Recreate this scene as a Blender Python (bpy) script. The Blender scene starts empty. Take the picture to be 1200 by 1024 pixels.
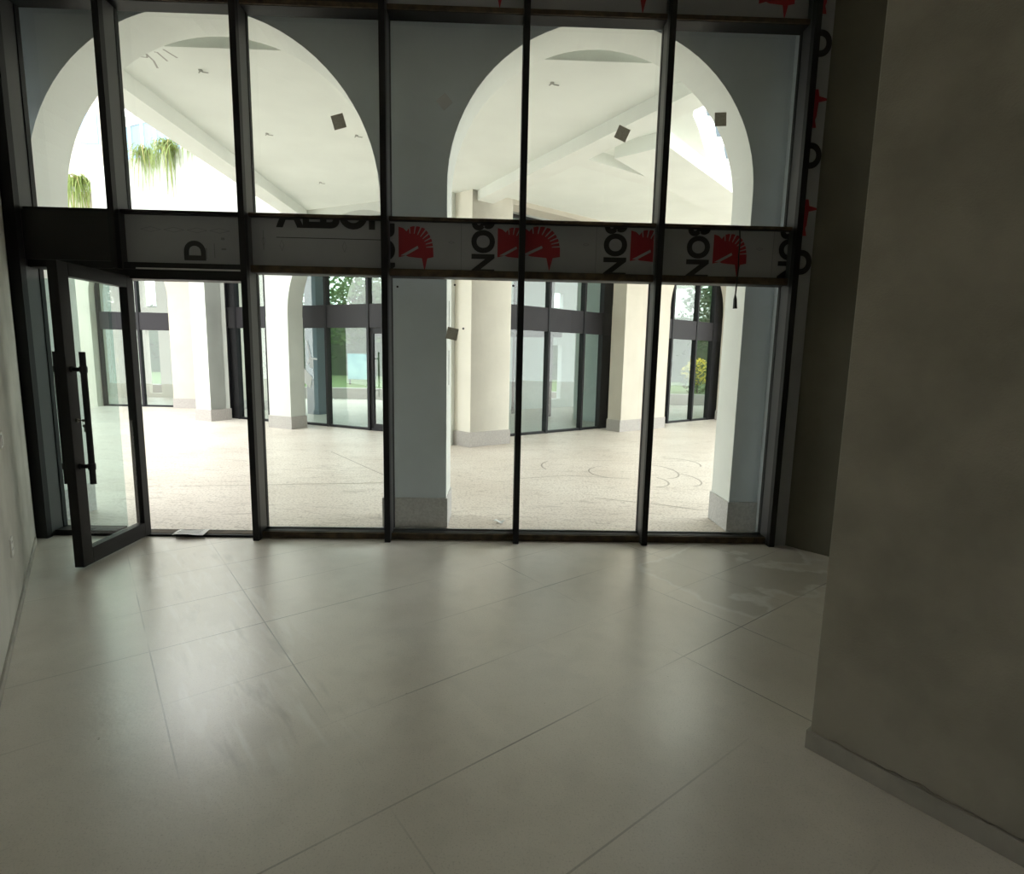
import bpy, bmesh, math, random
from mathutils import Vector, Matrix
random.seed(7)
SC = bpy.context.scene
COL = SC.collection
PI = math.pi

# ------------------------------------------------------------------ materials
def new_mat(name):
    m = bpy.data.materials.new(name); m.use_nodes = True
    nt = m.node_tree; nt.nodes.clear()
    out = nt.nodes.new('ShaderNodeOutputMaterial')
    return m, nt, out
def N(nt, t, **kw):
    n = nt.nodes.new(t)
    for k, v in kw.items(): setattr(n, k, v)
    return n
def plain(name, col, rough=.6, metal=0, var=.0, vscale=6, bump=0, bscale=60, col2=None, spec=.5):
    m, nt, out = new_mat(name)
    b = N(nt, 'ShaderNodeBsdfPrincipled')
    b.inputs['Roughness'].default_value = rough; b.inputs['Metallic'].default_value = metal
    b.inputs['Base Color'].default_value = (*col, 1)
    b.inputs['Specular IOR Level'].default_value = spec
    nt.links.new(b.outputs[0], out.inputs[0])
    tc = N(nt, 'ShaderNodeTexCoord')
    if var or col2:
        nz = N(nt, 'ShaderNodeTexNoise'); nz.inputs['Scale'].default_value = vscale; nz.inputs['Detail'].default_value = 6
        nt.links.new(tc.outputs['Object'], nz.inputs['Vector'])
        mx = N(nt, 'ShaderNodeMix', data_type='RGBA')
        c2 = col2 if col2 else tuple(c*(1-var) for c in col)
        mx.inputs[6].default_value = (*c2, 1); mx.inputs[7].default_value = (*col, 1)
        rp = N(nt, 'ShaderNodeMapRange'); rp.inputs[1].default_value = .35; rp.inputs[2].default_value = .65
        nt.links.new(nz.outputs[0], rp.inputs[0]); nt.links.new(rp.outputs[0], mx.inputs[0])
        nt.links.new(mx.outputs[2], b.inputs['Base Color'])
    if bump:
        nz2 = N(nt, 'ShaderNodeTexNoise'); nz2.inputs['Scale'].default_value = bscale; nz2.inputs['Detail'].default_value = 4
        nt.links.new(tc.outputs['Object'], nz2.inputs['Vector'])
        bp = N(nt, 'ShaderNodeBump'); bp.inputs['Strength'].default_value = bump; bp.inputs['Distance'].default_value = .01
        nt.links.new(nz2.outputs[0], bp.inputs['Height']); nt.links.new(bp.outputs[0], b.inputs['Normal'])
    return m
def glass(name, tint, refl=1.0, ior=1.55):
    m, nt, out = new_mat(name)
    tr = N(nt, 'ShaderNodeBsdfTransparent'); tr.inputs[0].default_value = (*tint, 1)
    gl = N(nt, 'ShaderNodeBsdfGlossy'); gl.inputs['Roughness'].default_value = .01; gl.inputs[0].default_value = (refl, refl, refl, 1)
    fr = N(nt, 'ShaderNodeFresnel'); fr.inputs[0].default_value = ior
    mx = N(nt, 'ShaderNodeMixShader')
    ge = N(nt, 'ShaderNodeNewGeometry'); iv = N(nt, 'ShaderNodeMath', operation='SUBTRACT'); iv.inputs[0].default_value = 1; nt.links.new(ge.outputs['Backfacing'], iv.inputs[1])
    ml = N(nt, 'ShaderNodeMath', operation='MULTIPLY'); nt.links.new(fr.outputs[0], ml.inputs[0]); nt.links.new(iv.outputs[0], ml.inputs[1])
    nt.links.new(ml.outputs[0], mx.inputs[0]); nt.links.new(tr.outputs[0], mx.inputs[1]); nt.links.new(gl.outputs[0], mx.inputs[2])
    nt.links.new(mx.outputs[0], out.inputs[0])
    return m

ANG = -0.6329                      # heading of the tile grid and the side walls
AX = Vector((math.sin(ANG), math.cos(ANG)))      # along the side walls
BX = Vector((math.cos(ANG), -math.sin(ANG)))     # across the room

def floor_mat():
    m, nt, out = new_mat('interior_tile')
    L = nt.links.new
    b = N(nt, 'ShaderNodeBsdfPrincipled'); L(b.outputs[0], out.inputs[0])
    tc = N(nt, 'ShaderNodeTexCoord')
    mp = N(nt, 'ShaderNodeMapping'); mp.vector_type = 'POINT'
    mp.inputs['Rotation'].default_value = (0, 0, ANG)
    L(tc.outputs['Object'], mp.inputs[0])       # x = u (across), y = v (along)
    sp = N(nt, 'ShaderNodeSeparateXYZ'); L(mp.outputs[0], sp.inputs[0])
    def math_(op, a, b_=None, c=None):
        n = N(nt, 'ShaderNodeMath', operation=op)
        for i, v in enumerate((a, b_, c)):
            if v is None: continue
            if isinstance(v, (int, float)): n.inputs[i].default_value = v
            else: L(v, n.inputs[i])
        return n.outputs[0]
    def line(coord, off, pitch, w):
        t = math_('SUBTRACT', coord, off); t = math_('DIVIDE', t, pitch); t = math_('FRACT', t)
        t = math_('SUBTRACT', t, .5); t = math_('ABSOLUTE', t); t = math_('SUBTRACT', .5, t)
        t = math_('MULTIPLY', t, pitch)
        return math_('LESS_THAN', t, w)
    def box(c, lo, hi, soft):
        n = N(nt, 'ShaderNodeMapRange', interpolation_type='SMOOTHSTEP'); L(c, n.inputs[0]); n.inputs[1].default_value = lo-soft; n.inputs[2].default_value = lo+soft
        n2 = N(nt, 'ShaderNodeMapRange', interpolation_type='SMOOTHSTEP'); L(c, n2.inputs[0]); n2.inputs[1].default_value = hi-soft; n2.inputs[2].default_value = hi+soft
        n2.inputs[3].default_value = 1; n2.inputs[4].default_value = 0
        return math_('MULTIPLY', n.outputs[0], n2.outputs[0])
    def noise(scale, detail=5, vec=None, dist=0):
        n = N(nt, 'ShaderNodeTexNoise'); n.inputs['Scale'].default_value = scale; n.inputs['Detail'].default_value = detail
        n.inputs['Distortion'].default_value = dist
        L(vec if vec else tc.outputs['Object'], n.inputs['Vector']); return n.outputs[0]
    def rng(v, lo, hi, a=0., b_=1.):
        n = N(nt, 'ShaderNodeMapRange'); L(v, n.inputs[0]); n.inputs[1].default_value = lo; n.inputs[2].default_value = hi
        n.inputs[3].default_value = a; n.inputs[4].default_value = b_; return n.outputs[0]
    def mix(f, a, b_):
        n = N(nt, 'ShaderNodeMix', data_type='RGBA')
        if isinstance(f, float): n.inputs[0].default_value = f
        else: L(f, n.inputs[0])
        for i, v in ((6, a), (7, b_)):
            if isinstance(v, tuple): n.inputs[i].default_value = (*v, 1)
            else: L(v, n.inputs[i])
        return n.outputs[2]
    u, v = sp.outputs[0], sp.outputs[1]
    gu = line(u, FLOOR_U, 0.61, .0035); gv = line(v, FLOOR_V, 0.60, .004)
    gu = math_('MULTIPLY', gu, math_('MAXIMUM', math_('LESS_THAN', u, 1.1), math_('GREATER_THAN', u, 2.3)))
    g = math_('MULTIPLY', math_('MAXIMUM', math_('MULTIPLY', gu, rng(noise(.9, 2), .44, .58)), math_('MULTIPLY', gv, rng(noise(.7, 2), .40, .60))), .78)
    # cells: each tile slightly different
    cu = math_('FLOOR', math_('DIVIDE', math_('SUBTRACT', u, FLOOR_U), .61)); cv = math_('FLOOR', math_('DIVIDE', math_('SUBTRACT', v, FLOOR_V), .605))
    cb = N(nt, 'ShaderNodeCombineXYZ'); L(cu, cb.inputs[0]); L(cv, cb.inputs[1])
    wn = N(nt, 'ShaderNodeTexWhiteNoise'); L(cb.outputs[0], wn.inputs[0])
    base = mix(rng(noise(1.3, 8, None, .6), .3, .7), (.72, .665, .59), (.85, .80, .725))
    base = mix(math_('MULTIPLY', rng(noise(7, 8), .48, .68), .22), base, (.56, .53, .475))
    base = mix(math_('MULTIPLY', wn.outputs[0], .22), base, (.64, .61, .565))
    # fine dust speckle
    base = mix(math_('MULTIPLY', rng(noise(140, 2), .55, .75), .45), base, (.40, .37, .33))
    # strip of trodden dirt from the door; pale smears also paint in sheen
    strip = box(u, .22, .95, .10); strip = math_('MULTIPLY', strip, box(v, 2.2, 5.6, .25))
    stm = N(nt, 'ShaderNodeMapping'); stm.inputs['Scale'].default_value = (9, 1.6, 1); stm.inputs['Rotation'].default_value = (0, 0, .12); L(mp.outputs[0], stm.inputs[0])
    smear = rng(noise(1.6, 8, stm.outputs[0], .5), .52, .66)
    base = mix(math_('MULTIPLY', math_('MULTIPLY', strip, smear), .5), base, (.93, .91, .87))
    smear2 = rng(noise(1.1, 7, stm.outputs[0], .4), .58, .70)
    base = mix(math_('MULTIPLY', math_('MULTIPLY', strip, smear2), .42), base, (.36, .34, .31))
    # dried water mark with a pale rim near the corner
    pud = math_('ADD', noise(1.5, 4), 0.)
    du = box(u, 3.3, 5.2, .3); dv = box(v, 1.6, 2.9, .2)
    reg = math_('MULTIPLY', du, dv)
    rim = rng(math_('ABSOLUTE', math_('SUBTRACT', math_('MULTIPLY', pud, reg), .42)), .0, .035, 1, 0)
    wet = rng(math_('MULTIPLY', pud, reg), .42, .45)
    base = mix(math_('MULTIPLY', wet, .35), base, (.44, .42, .38))
    base = mix(math_('MULTIPLY', math_('MULTIPLY', rim, reg), .75), base, (.92, .91, .88))
    # rusty specks
    sx = rng(noise(26, 2), .775, .80)
    base = mix(math_('MULTIPLY', sx, .7), base, (.20, .15, .09))
    col = mix(g, base, (.22, .21, .19))
    L(col, b.inputs['Base Color'])
    b.inputs['Roughness'].default_value = .30
    b.inputs['Specular IOR Level'].default_value = .9; b.inputs['Coat Weight'].default_value = 1.0; b.inputs['Coat Roughness'].default_value = .27; b.inputs['Coat IOR'].default_value = 1.55
    bp = N(nt, 'ShaderNodeBump'); bp.inputs['Strength'].default_value = .25; bp.inputs['Distance'].default_value = .003
    L(math_('SUBTRACT', noise(40, 3), math_('MULTIPLY', g, 2.)), bp.inputs['Height']); L(bp.outputs[0], b.inputs['Normal'])
    return m
FLOOR_U, FLOOR_V = .19, -.06

def plaza_mat():
    m, nt, out = new_mat('speckled_granite_paving')
    L = nt.links.new
    b = N(nt, 'ShaderNodeBsdfPrincipled'); L(b.outputs[0], out.inputs[0])
    tc = N(nt, 'ShaderNodeTexCoord')
    def noise(scale, detail, vec=None, dist=0):
        n = N(nt, 'ShaderNodeTexNoise'); n.inputs['Scale'].default_value = scale; n.inputs['Detail'].default_value = detail
        n.inputs['Distortion'].default_value = dist; L(vec if vec else tc.outputs['Object'], n.inputs['Vector']); return n.outputs[0]
    def rng(v, lo, hi, a=0., b_=1.):
        n = N(nt, 'ShaderNodeMapRange'); L(v, n.inputs[0]); n.inputs[1].default_value = lo; n.inputs[2].default_value = hi
        n.inputs[3].default_value = a; n.inputs[4].default_value = b_; return n.outputs[0]
    def mix(f, a, b_):
        n = N(nt, 'ShaderNodeMix', data_type='RGBA'); L(f, n.inputs[0])
        for i, v in ((6, a), (7, b_)):
            if isinstance(v, tuple): n.inputs[i].default_value = (*v, 1)
            else: L(v, n.inputs[i])
        return n.outputs[2]
    c = mix(rng(noise(.8, 4), .3, .7), (.62, .55, .485), (.73, .67, .605))
    c = mix(rng(noise(38, 4), .50, .66, 0, .75), c, (.36, .30, .26))
    mp = N(nt, 'ShaderNodeMapping'); mp.inputs['Scale'].default_value = (.55, 2.6, 1); mp.inputs['Rotation'].default_value = (0, 0, -.15); L(tc.outputs['Object'], mp.inputs[0])
    n = noise(1.6, 6, mp.outputs[0], 1.2)
    sb = N(nt, 'ShaderNodeMath', operation='SUBTRACT'); L(n, sb.inputs[0]); sb.inputs[1].default_value = .5
    ab = N(nt, 'ShaderNodeMath', operation='ABSOLUTE'); L(sb.outputs[0], ab.inputs[0])
    c = mix(rng(ab.outputs[0], .0, .014, .6, 0), c, (.28, .235, .20))
    L(c, b.inputs['Base Color']); b.inputs['Roughness'].default_value = .42
    return m

M = dict(
    tile=floor_mat(),
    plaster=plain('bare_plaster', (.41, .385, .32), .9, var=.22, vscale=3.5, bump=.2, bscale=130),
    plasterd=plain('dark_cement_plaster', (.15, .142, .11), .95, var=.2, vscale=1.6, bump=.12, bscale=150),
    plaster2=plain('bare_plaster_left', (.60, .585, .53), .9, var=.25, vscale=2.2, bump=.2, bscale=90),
    ceil=plain('ceiling_white', (.80, .78, .73), .9),
    base=plain('skirting_tile', (.44, .42, .37), .55, var=.25, vscale=5),
    grime=plain('glue_grime', (.27, .25, .21), .9, var=.3, vscale=9),
    black=plain('black_frame_metal', (.011, .011, .012), .5, spec=.25),
    blackm=plain('matt_black_rubber', (.008, .008, .008), .7),
    dgrey=plain('lightened_frame_metal', (.05, .05, .052), .42),  # frame black lightened for mullion sides that light grazes; also the slots
    rawedge=plain('raw_brown_packing', (.085, .06, .032), .8, var=.6, vscale=14),
    steel=plain('brushed_steel', (.55, .55, .56), .3, 1),
    film=plain('protective_film', (.30, .31, .325), .45, var=.06, vscale=3),
    ink=plain('film_black_print', (.012, .012, .013), .5),
    faint=plain('film_faint_print', (.17, .175, .185), .6),
    red=plain('film_red_print', (.27, .006, .016), .5),
    glass=glass('clear_glass', (.97, .985, .975)),
    glass2=glass('green_tint_glass', (.80, .88, .87), 1.0, 1.9),
    doorglass=glass('door_glass', (.93, .95, .94)),
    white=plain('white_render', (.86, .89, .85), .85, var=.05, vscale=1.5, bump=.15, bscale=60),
    facade=plain('facade_white_render', (.64, .655, .62), .85, var=.08, vscale=1.5, bump=.15, bscale=60),  # darker copy of the white render, offsets strong sky light on the facade
    creamd=plain('facade_cream_render', (.60, .555, .48), .85, var=.08, vscale=2, bump=.15, bscale=60),  # darker copy of the cream, toned down against strong sky light
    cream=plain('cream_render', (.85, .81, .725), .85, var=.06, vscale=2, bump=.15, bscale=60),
    grey=plain('grey_blue_face', (.70, .755, .80), .75, var=.05, vscale=3),  # bluish grey on the arcade faces toward the room
    stone=plain('plinth_granite', (.44, .41, .39), .6, var=.2, vscale=45),
    stoned=plain('plinth_granite_dark', (.60, .59, .58), .6, var=.2, vscale=45),
    plaza=plaza_mat(),
    beamw=plain('white_beam_render', (.84, .86, .82), .85, var=.05, vscale=2),
    frame2=plain('anthracite_frame', (.014, .014, .017), .5, spec=.25),
    panel2=plain('anthracite_panel', (.024, .022, .026), .55, spec=.25),
    inside=plain('shop_inside_plaster', (.62, .63, .62), .9, var=.06),
    column=plain('slate_column', (.12, .15, .18), .7),
    sticker=plain('brown_square_sticker', (.42, .40, .34), .8, var=.25, vscale=60),
    stickerg=plain('pale_square_sticker', (.55, .57, .58), .8),
    paper=plain('paper_white', (.82, .82, .80), .9),
    tape=plain('tape_white', (.75, .77, .78), .6),
    plastic=plain('white_plastic', (.75, .74, .70), .4),
    socket=plain('socket_dark', (.03, .03, .03), .6),
    brass=plain('key_metal', (.09, .085, .07), .35, .9),
    cable=plain('black_cable', (.01, .01, .01), .5),
    coal=plain('charcoal_scribble', (.42, .42, .39), .9),
    scuff=plain('rubber_scuff', (.36, .33, .29), .8),
    leaf=plain('leaf_green', (.10, .19, .045), .55, col2=(.045, .10, .022), vscale=1.3),
    leaf2=plain('leaf_deep_green', (.05, .11, .035), .55, col2=(.025, .065, .02), vscale=1.1),
    fern=plain('fern_green', (.26, .33, .08), .55, col2=(.13, .19, .04), vscale=5),
    fernb=plain('fern_dry', (.33, .27, .10), .7),
    yellow=plain('yellow_blossom', (.85, .68, .06), .6),
    bark=plain('bark', (.10, .075, .05), .9, var=.4, vscale=9),
    grass=plain('lawn_grass', (.13, .20, .06), .9, col2=(.08, .13, .04), vscale=2.5),
    bluepanel=plain('blue_window_glass', (.30, .46, .72), .15),
    dwin=plain('dark_window_glass', (.10, .13, .16), .15),
    board=plain('teal_sign_face', (.16, .42, .50), .5, col2=(.35, .62, .66), vscale=2.6),
    carw=plain('white_car_paint', (.8, .8, .8), .25),
    tyre=plain('tyre', (.02, .02, .02), .8),
    soil=plain('planter_concrete', (.62, .62, .58), .9),
    brick=plain('reddish_wall', (.55, .30, .20), .9),
)

def translucent(m, f):
    nt = m.node_tree; out = [n for n in nt.nodes if n.type == 'OUTPUT_MATERIAL'][0]; b = [n for n in nt.nodes if n.type == 'BSDF_PRINCIPLED'][0]
    t = nt.nodes.new('ShaderNodeBsdfTranslucent'); t.inputs[0].default_value = b.inputs['Base Color'].default_value
    x = nt.nodes.new('ShaderNodeMixShader'); x.inputs[0].default_value = f
    nt.links.new(b.outputs[0], x.inputs[1]); nt.links.new(t.outputs[0], x.inputs[2]); nt.links.new(x.outputs[0], out.inputs[0])
translucent(M['sticker'], .35); translucent(M['stickerg'], .1)
for k_ in ('leaf', 'leaf2', 'fern', 'yellow'): translucent(M[k_], .25)

# ------------------------------------------------------------------ mesh helpers
class MB:
    def __init__(s): s.v = []; s.f = []; s.mi = []; s.sm = False
    def add(s, vs, fs, mi=0):
        o = len(s.v); s.v += [tuple(p) for p in vs]; s.f += [tuple(i+o for i in f) for f in fs]; s.mi += [mi]*len(fs); return s
    def box(s, x0, x1, y0, y1, z0, z1, mi=0):
        return s.add([(x0,y0,z0),(x1,y0,z0),(x1,y1,z0),(x0,y1,z0),(x0,y0,z1),(x1,y0,z1),(x1,y1,z1),(x0,y1,z1)],
              [(0,3,2,1),(4,5,6,7),(0,1,5,4),(1,2,6,5),(2,3,7,6),(3,0,4,7)], mi)
    def fbox(s, F, a0, a1, d0, d1, z0, z1, mi=0):
        """box in a wall frame F: a along the wall, d into it"""
        p = [(a0,d0,z0),(a1,d0,z0),(a1,d1,z0),(a0,d1,z0),(a0,d0,z1),(a1,d0,z1),(a1,d1,z1),(a0,d1,z1)]
        return s.add([F(*q) for q in p], [(0,3,2,1),(4,5,6,7),(0,1,5,4),(1,2,6,5),(2,3,7,6),(3,0,4,7)], mi)
    def prism(s, poly, z0, z1, mi=0):
        n = len(poly)
        return s.add([(x,y,z0) for x,y in poly]+[(x,y,z1) for x,y in poly],
              [tuple(range(n-1,-1,-1)), tuple(range(n,2*n))]+[(i,(i+1)%n,(i+1)%n+n,i+n) for i in range(n)], mi)
    def tube(s, pts, r, n=8, mi=0):
        pts = [Vector(p) for p in pts]; rings = []
        for i, p in enumerate(pts):
            t = (pts[min(i+1,len(pts)-1)]-pts[max(i-1,0)]).normalized()
            a = t.cross(Vector((0,0,1)) if abs(t.z) < .9 else Vector((1,0,0))).normalized(); b = t.cross(a)
            rr = r[i] if isinstance(r, (list, tuple)) else r
            rings.append([p+a*math.cos(2*PI*k/n)*rr+b*math.sin(2*PI*k/n)*rr for k in range(n)])
        vs = [q for R_ in rings for q in R_]; fs = []
        for i in range(len(pts)-1):
            for k in range(n): fs.append((i*n+k, i*n+(k+1)%n, (i+1)*n+(k+1)%n, (i+1)*n+k))
        fs.append(tuple(range(n-1,-1,-1))); fs.append(tuple(range((len(pts)-1)*n, len(pts)*n)))
        return s.add(vs, fs, mi)
    def build(s, name, mat, parent=None, bevel=0, smooth=False):
        me = bpy.data.meshes.new(name); me.from_pydata(s.v, [], s.f)
        mats = mat if isinstance(mat, (list, tuple)) else [mat]
        for m in mats: me.materials.append(m)
        for p, i in zip(me.polygons, s.mi): p.material_index = i; p.use_smooth = smooth
        bm = bmesh.new(); bm.from_mesh(me); bmesh.ops.recalc_face_normals(bm, faces=bm.faces); bm.to_mesh(me); bm.free()
        o = bpy.data.objects.new(name, me); COL.objects.link(o)
        if parent:
            o.parent = parent; o.matrix_parent_inverse = Matrix.Translation(-parent.location) if parent.type == 'EMPTY' and parent.parent is None else Matrix.Identity(4)
            # parents are axis-aligned empties or meshes at the origin: keep world coordinates
        if bevel:
            b = o.modifiers.new('bevel', 'BEVEL'); b.width = bevel; b.segments = 2; b.limit_method = 'ANGLE'
        return o
def tag(o, label=None, cat=None, group=None, kind=None):
    for k, v in (('label', label), ('category', cat), ('group', group), ('kind', kind)):
        if v: o[k] = v
    return o
def thing(name, loc, label, cat, group=None, kind=None):
    o = bpy.data.objects.new(name, None); COL.objects.link(o); o.location = loc; o.empty_display_size = .1
    return tag(o, label, cat, group, kind)
def struct(o, label=None, cat=None): return tag(o, label, cat, None, 'structure')

def wall_frame(P, D, Nn):
    return lambda a, d, z: (P[0]+D[0]*a+Nn[0]*d, P[1]+D[1]*a+Nn[1]*d, z)
FY = lambda a, d, z: (a, 5.34+d, z)                      # our own arcade wall: a = x
C3 = (-.52, 10.33)
LD = Vector((-.891, .454)).normalized(); LN = Vector((.454, .891)).normalized()
BD = Vector((.797, .604)).normalized(); BN = Vector((-.604, .797)).normalized()
FL = wall_frame(C3, LD, LN); FB = wall_frame(C3, BD, BN)

def arched_wall(mb, F, a0, a1, thick, ztop, openings, front_mi=0, soffit_mi=0):
    """openings: list of profiles [(a,z)...] left to right, first/last a are the jambs; wall runs to the ground between"""
    def quad(p, mi=0): mb.add(p, [(0,1,2,3)], mi)
    cur = a0
    spans = []
    for pr in openings: spans.append((cur, pr[0][0])); cur = pr[-1][0]
    spans.append((cur, a1))
    for i, (s0, s1) in enumerate(spans):
        if s1-s0 < 1e-4: continue
        quad([F(s0,0,0),F(s1,0,0),F(s1,0,ztop),F(s0,0,ztop)], front_mi)
        quad([F(s0,thick,0),F(s1,thick,0),F(s1,thick,ztop),F(s0,thick,ztop)])
        quad([F(s0,0,ztop),F(s1,0,ztop),F(s1,thick,ztop),F(s0,thick,ztop)])
    quad([F(a0,0,0),F(a0,thick,0),F(a0,thick,ztop),F(a0,0,ztop)]); quad([F(a1,0,0),F(a1,thick,0),F(a1,thick,ztop),F(a1,0,ztop)])
    for pr in openings:
        (al, zl), (ar, zr) = pr[0], pr[-1]
        quad([F(al,0,0),F(al,thick,0),F(al,thick,zl),F(al,0,zl)], soffit_mi)
        quad([F(ar,0,0),F(ar,thick,0),F(ar,thick,zr),F(ar,0,zr)], soffit_mi)
        for (p, zp), (q, zq) in zip(pr, pr[1:]):
            if abs(p-q) > 1e-6:
                quad([F(p,0,zp),F(q,0,zq),F(q,0,ztop),F(p,0,ztop)], front_mi)
                quad([F(p,thick,zp),F(q,thick,zq),F(q,thick,ztop),F(p,thick,ztop)])
                quad([F(p,0,ztop),F(q,0,ztop),F(q,thick,ztop),F(p,thick,ztop)])
            quad([F(p,0,zp),F(q,0,zq),F(q,thick,zq),F(p,thick,zp)], soffit_mi)
def arc(al, ar, crown, n=40):
    c = (al+ar)/2; r = (ar-al)/2; zs = crown-r
    return [(c-r*math.cos(PI*i/n), zs+r*math.sin(PI*i/n)) for i in range(n+1)]

# ------------------------------------------------------------------ the room
def uv(u, v): return (BX.x*u+AX.x*v, BX.y*u+AX.y*v)
UL, UP, VP_, UR = -.43, 2.43, .95, 5.12
VB = -3.4
mb = MB(); mb.prism([(-4.35,5.16), uv(UL-.25,6.3), uv(UL-.25,VB-.2), uv(UR+.4,VB-.2), uv(UR+.4,2.2), (2.9,5.16)], -.12, 0)
fl = struct(mb.build('floor', M['tile']), 'grey stone-look tiled floor, dusty, of the empty shop', 'floor')
mb = MB(); mb.prism([(-4.6,5.36), uv(UL-.25,6.3), uv(UL-.25,VB-.2), uv(UR+.4,VB-.2), uv(UR+.4,2.2), (3.1,5.36)], 4.95, 5.15)
struct(mb.build('ceiling', M['ceil']))
vl = 6.36
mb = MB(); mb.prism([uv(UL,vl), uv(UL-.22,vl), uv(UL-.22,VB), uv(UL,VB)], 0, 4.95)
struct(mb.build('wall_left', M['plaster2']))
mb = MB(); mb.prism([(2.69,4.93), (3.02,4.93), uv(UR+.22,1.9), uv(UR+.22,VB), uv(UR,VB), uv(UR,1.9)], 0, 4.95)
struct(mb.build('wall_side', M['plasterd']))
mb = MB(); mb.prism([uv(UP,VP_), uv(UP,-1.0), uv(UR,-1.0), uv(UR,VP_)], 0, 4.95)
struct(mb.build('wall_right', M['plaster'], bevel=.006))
# back wall with an unseen opening added to let sky light in from behind
mb = MB()
for (a, b, z0, z1) in ((UL-.22, UL+1.3, 0, 4.95), (UR-3.0, UR+.22, 0, 4.95), (UL+1.3, UR-3.0, 1.5, 4.95)):
    mb.prism([uv(a,VB), uv(b,VB), uv(b,VB-.2), uv(a,VB-.2)], z0, z1)
struct(mb.build('wall_back', M['plaster']))
# skirting
mb = MB(); mb.prism([uv(UP-.012,VP_+.012), uv(UP-.012,-1.0), uv(UP,-1.0), uv(UP,VP_), uv(UR-.02,VP_), uv(UR-.02,VP_+.012)], 0, .085)
bs = struct(mb.build('baseboard_right', M['base'], bevel=.002))
gm = MB(); pts = []                 # ragged bead of glue along the top of the skirting
v = VP_-.08
while v > -.95:
    pts.append((*uv(UP-.004, v), .088+random.uniform(-.004,.010))); v -= random.uniform(.02,.05)
gm.tube(pts, [random.uniform(.001,.0055) for _ in pts], 5); gm.build('glue_bead', M['grime'], bs)
mb = MB(); mb.prism([uv(UL+.012,vl-.15), uv(UL+.012,VB), uv(UL,VB), uv(UL,vl-.15)], 0, .05)
struct(mb.build('baseboard_left', M['base'], bevel=.002))

# ------------------------------------------------------------------ glazed shopfront wall
XM = [-4.06, -3.23, -2.165, -.985, .18, 1.36, 2.545]     # mullion centres
YF, YB, YG = 4.87, 5.11, 5.075
W = struct(thing('window_1', (0, 5.0, 0), 'black framed glazed wall along the front of the empty shop', 'glazing'))
def part(mb, name, mat, parent, bevel=0, smooth=False): return mb.build(name, mat, parent, bevel, smooth)
for i, x in enumerate(XM):
    m = MB(); z0 = 0 if i != 1 else 2.36
    w = .026 if i not in (0,) else .055
    m.box(x-w, x+w, YF, YF+.055, z0, 4.95, 0); m.box(x-w*.86, x+w*.86, YF+.055, YB-.045, z0, 4.95, 1); m.box(x-w, x+w, YB-.045, YB, z0, 4.95, 0)
    part(m, 'mullion', [M['black'], M['dgrey']], W)
for i in range(6):
    a, b = XM[i]+.026, XM[i+1]-.026
    if i == 0: a += .03
    doorbay = i in (0, 1)
    for (z0, z1) in ((2.822, 2.856), (2.362, 2.425)):
        m = MB(); m.box(a, b, 4.95, 4.965, z0+.004, z1-.004, 1 if i > 1 else 0); m.box(a, b, 4.965, YB, z0, z1, 0)
        part(m, 'transom', [M['black'], M['rawedge']], W)
    m = MB(); m.box(a, b, 4.95, 4.965, 4.459, 4.495, 1); m.box(a, b, 4.965, YB, 4.455, 4.50, 0)
    part(m, 'head_rail', [M['black'], M['rawedge']], W)
    m = MB(); m.box(a, b, YG-.006, YG+.006, 2.856, 4.455); part(m, 'glass_pane', M['glass'], W)
    if i > 1:
        m = MB(); m.box(a, b, 4.95, 4.97, .004, .062, 1); m.box(a, b, 4.97, YB, 0, .066, 0); m.box(a, b, YG-.02, YG-.008, .066, .078, 2)
        part(m, 'sill', [M['black'], M['rawedge'], M['steel']], W)
        m = MB(); m.box(a, b, YG-.006, YG+.006, .066, 2.362); part(m, 'glass_pane', M['glass'], W)
# side light left of the door
m = MB(); m.box(XM[0]+.055, -3.46, 4.96, YB, 0, .05, 0); part(m, 'sill', M['black'], W)
m = MB(); m.box(XM[0]+.055, -3.43, YG-.006, YG+.006, .05, 2.284); part(m, 'glass_pane', M['glass2'], W)
m = MB(); m.box(-3.43, XM[2]-.026, 4.96, YB, 0, .022, 0); m.box(-3.43, XM[2]-.026, 4.99, YB-.02, .022, .026, 1)
struct(m.build('trim_1', [M['black'], M['rawedge']]))
# opaque black box over the side light
m = MB(); m.box(XM[0]+.056, XM[1]-.026, 4.93, YG-.01, 2.425, 2.822); part(m, 'blank_panel', M['blackm'], W)
# black door head; thin steel strip stands in for a highlight on the rail
m = MB(); m.box(-3.46, XM[2]-.026, 4.945, 5.10, 2.285, 2.362, 0); m.box(-3.10, XM[2]-.03, 4.938, 4.945, 2.366, 2.378, 1)
part(m, 'door_head', [M['black'], M['steel']], W)

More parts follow.
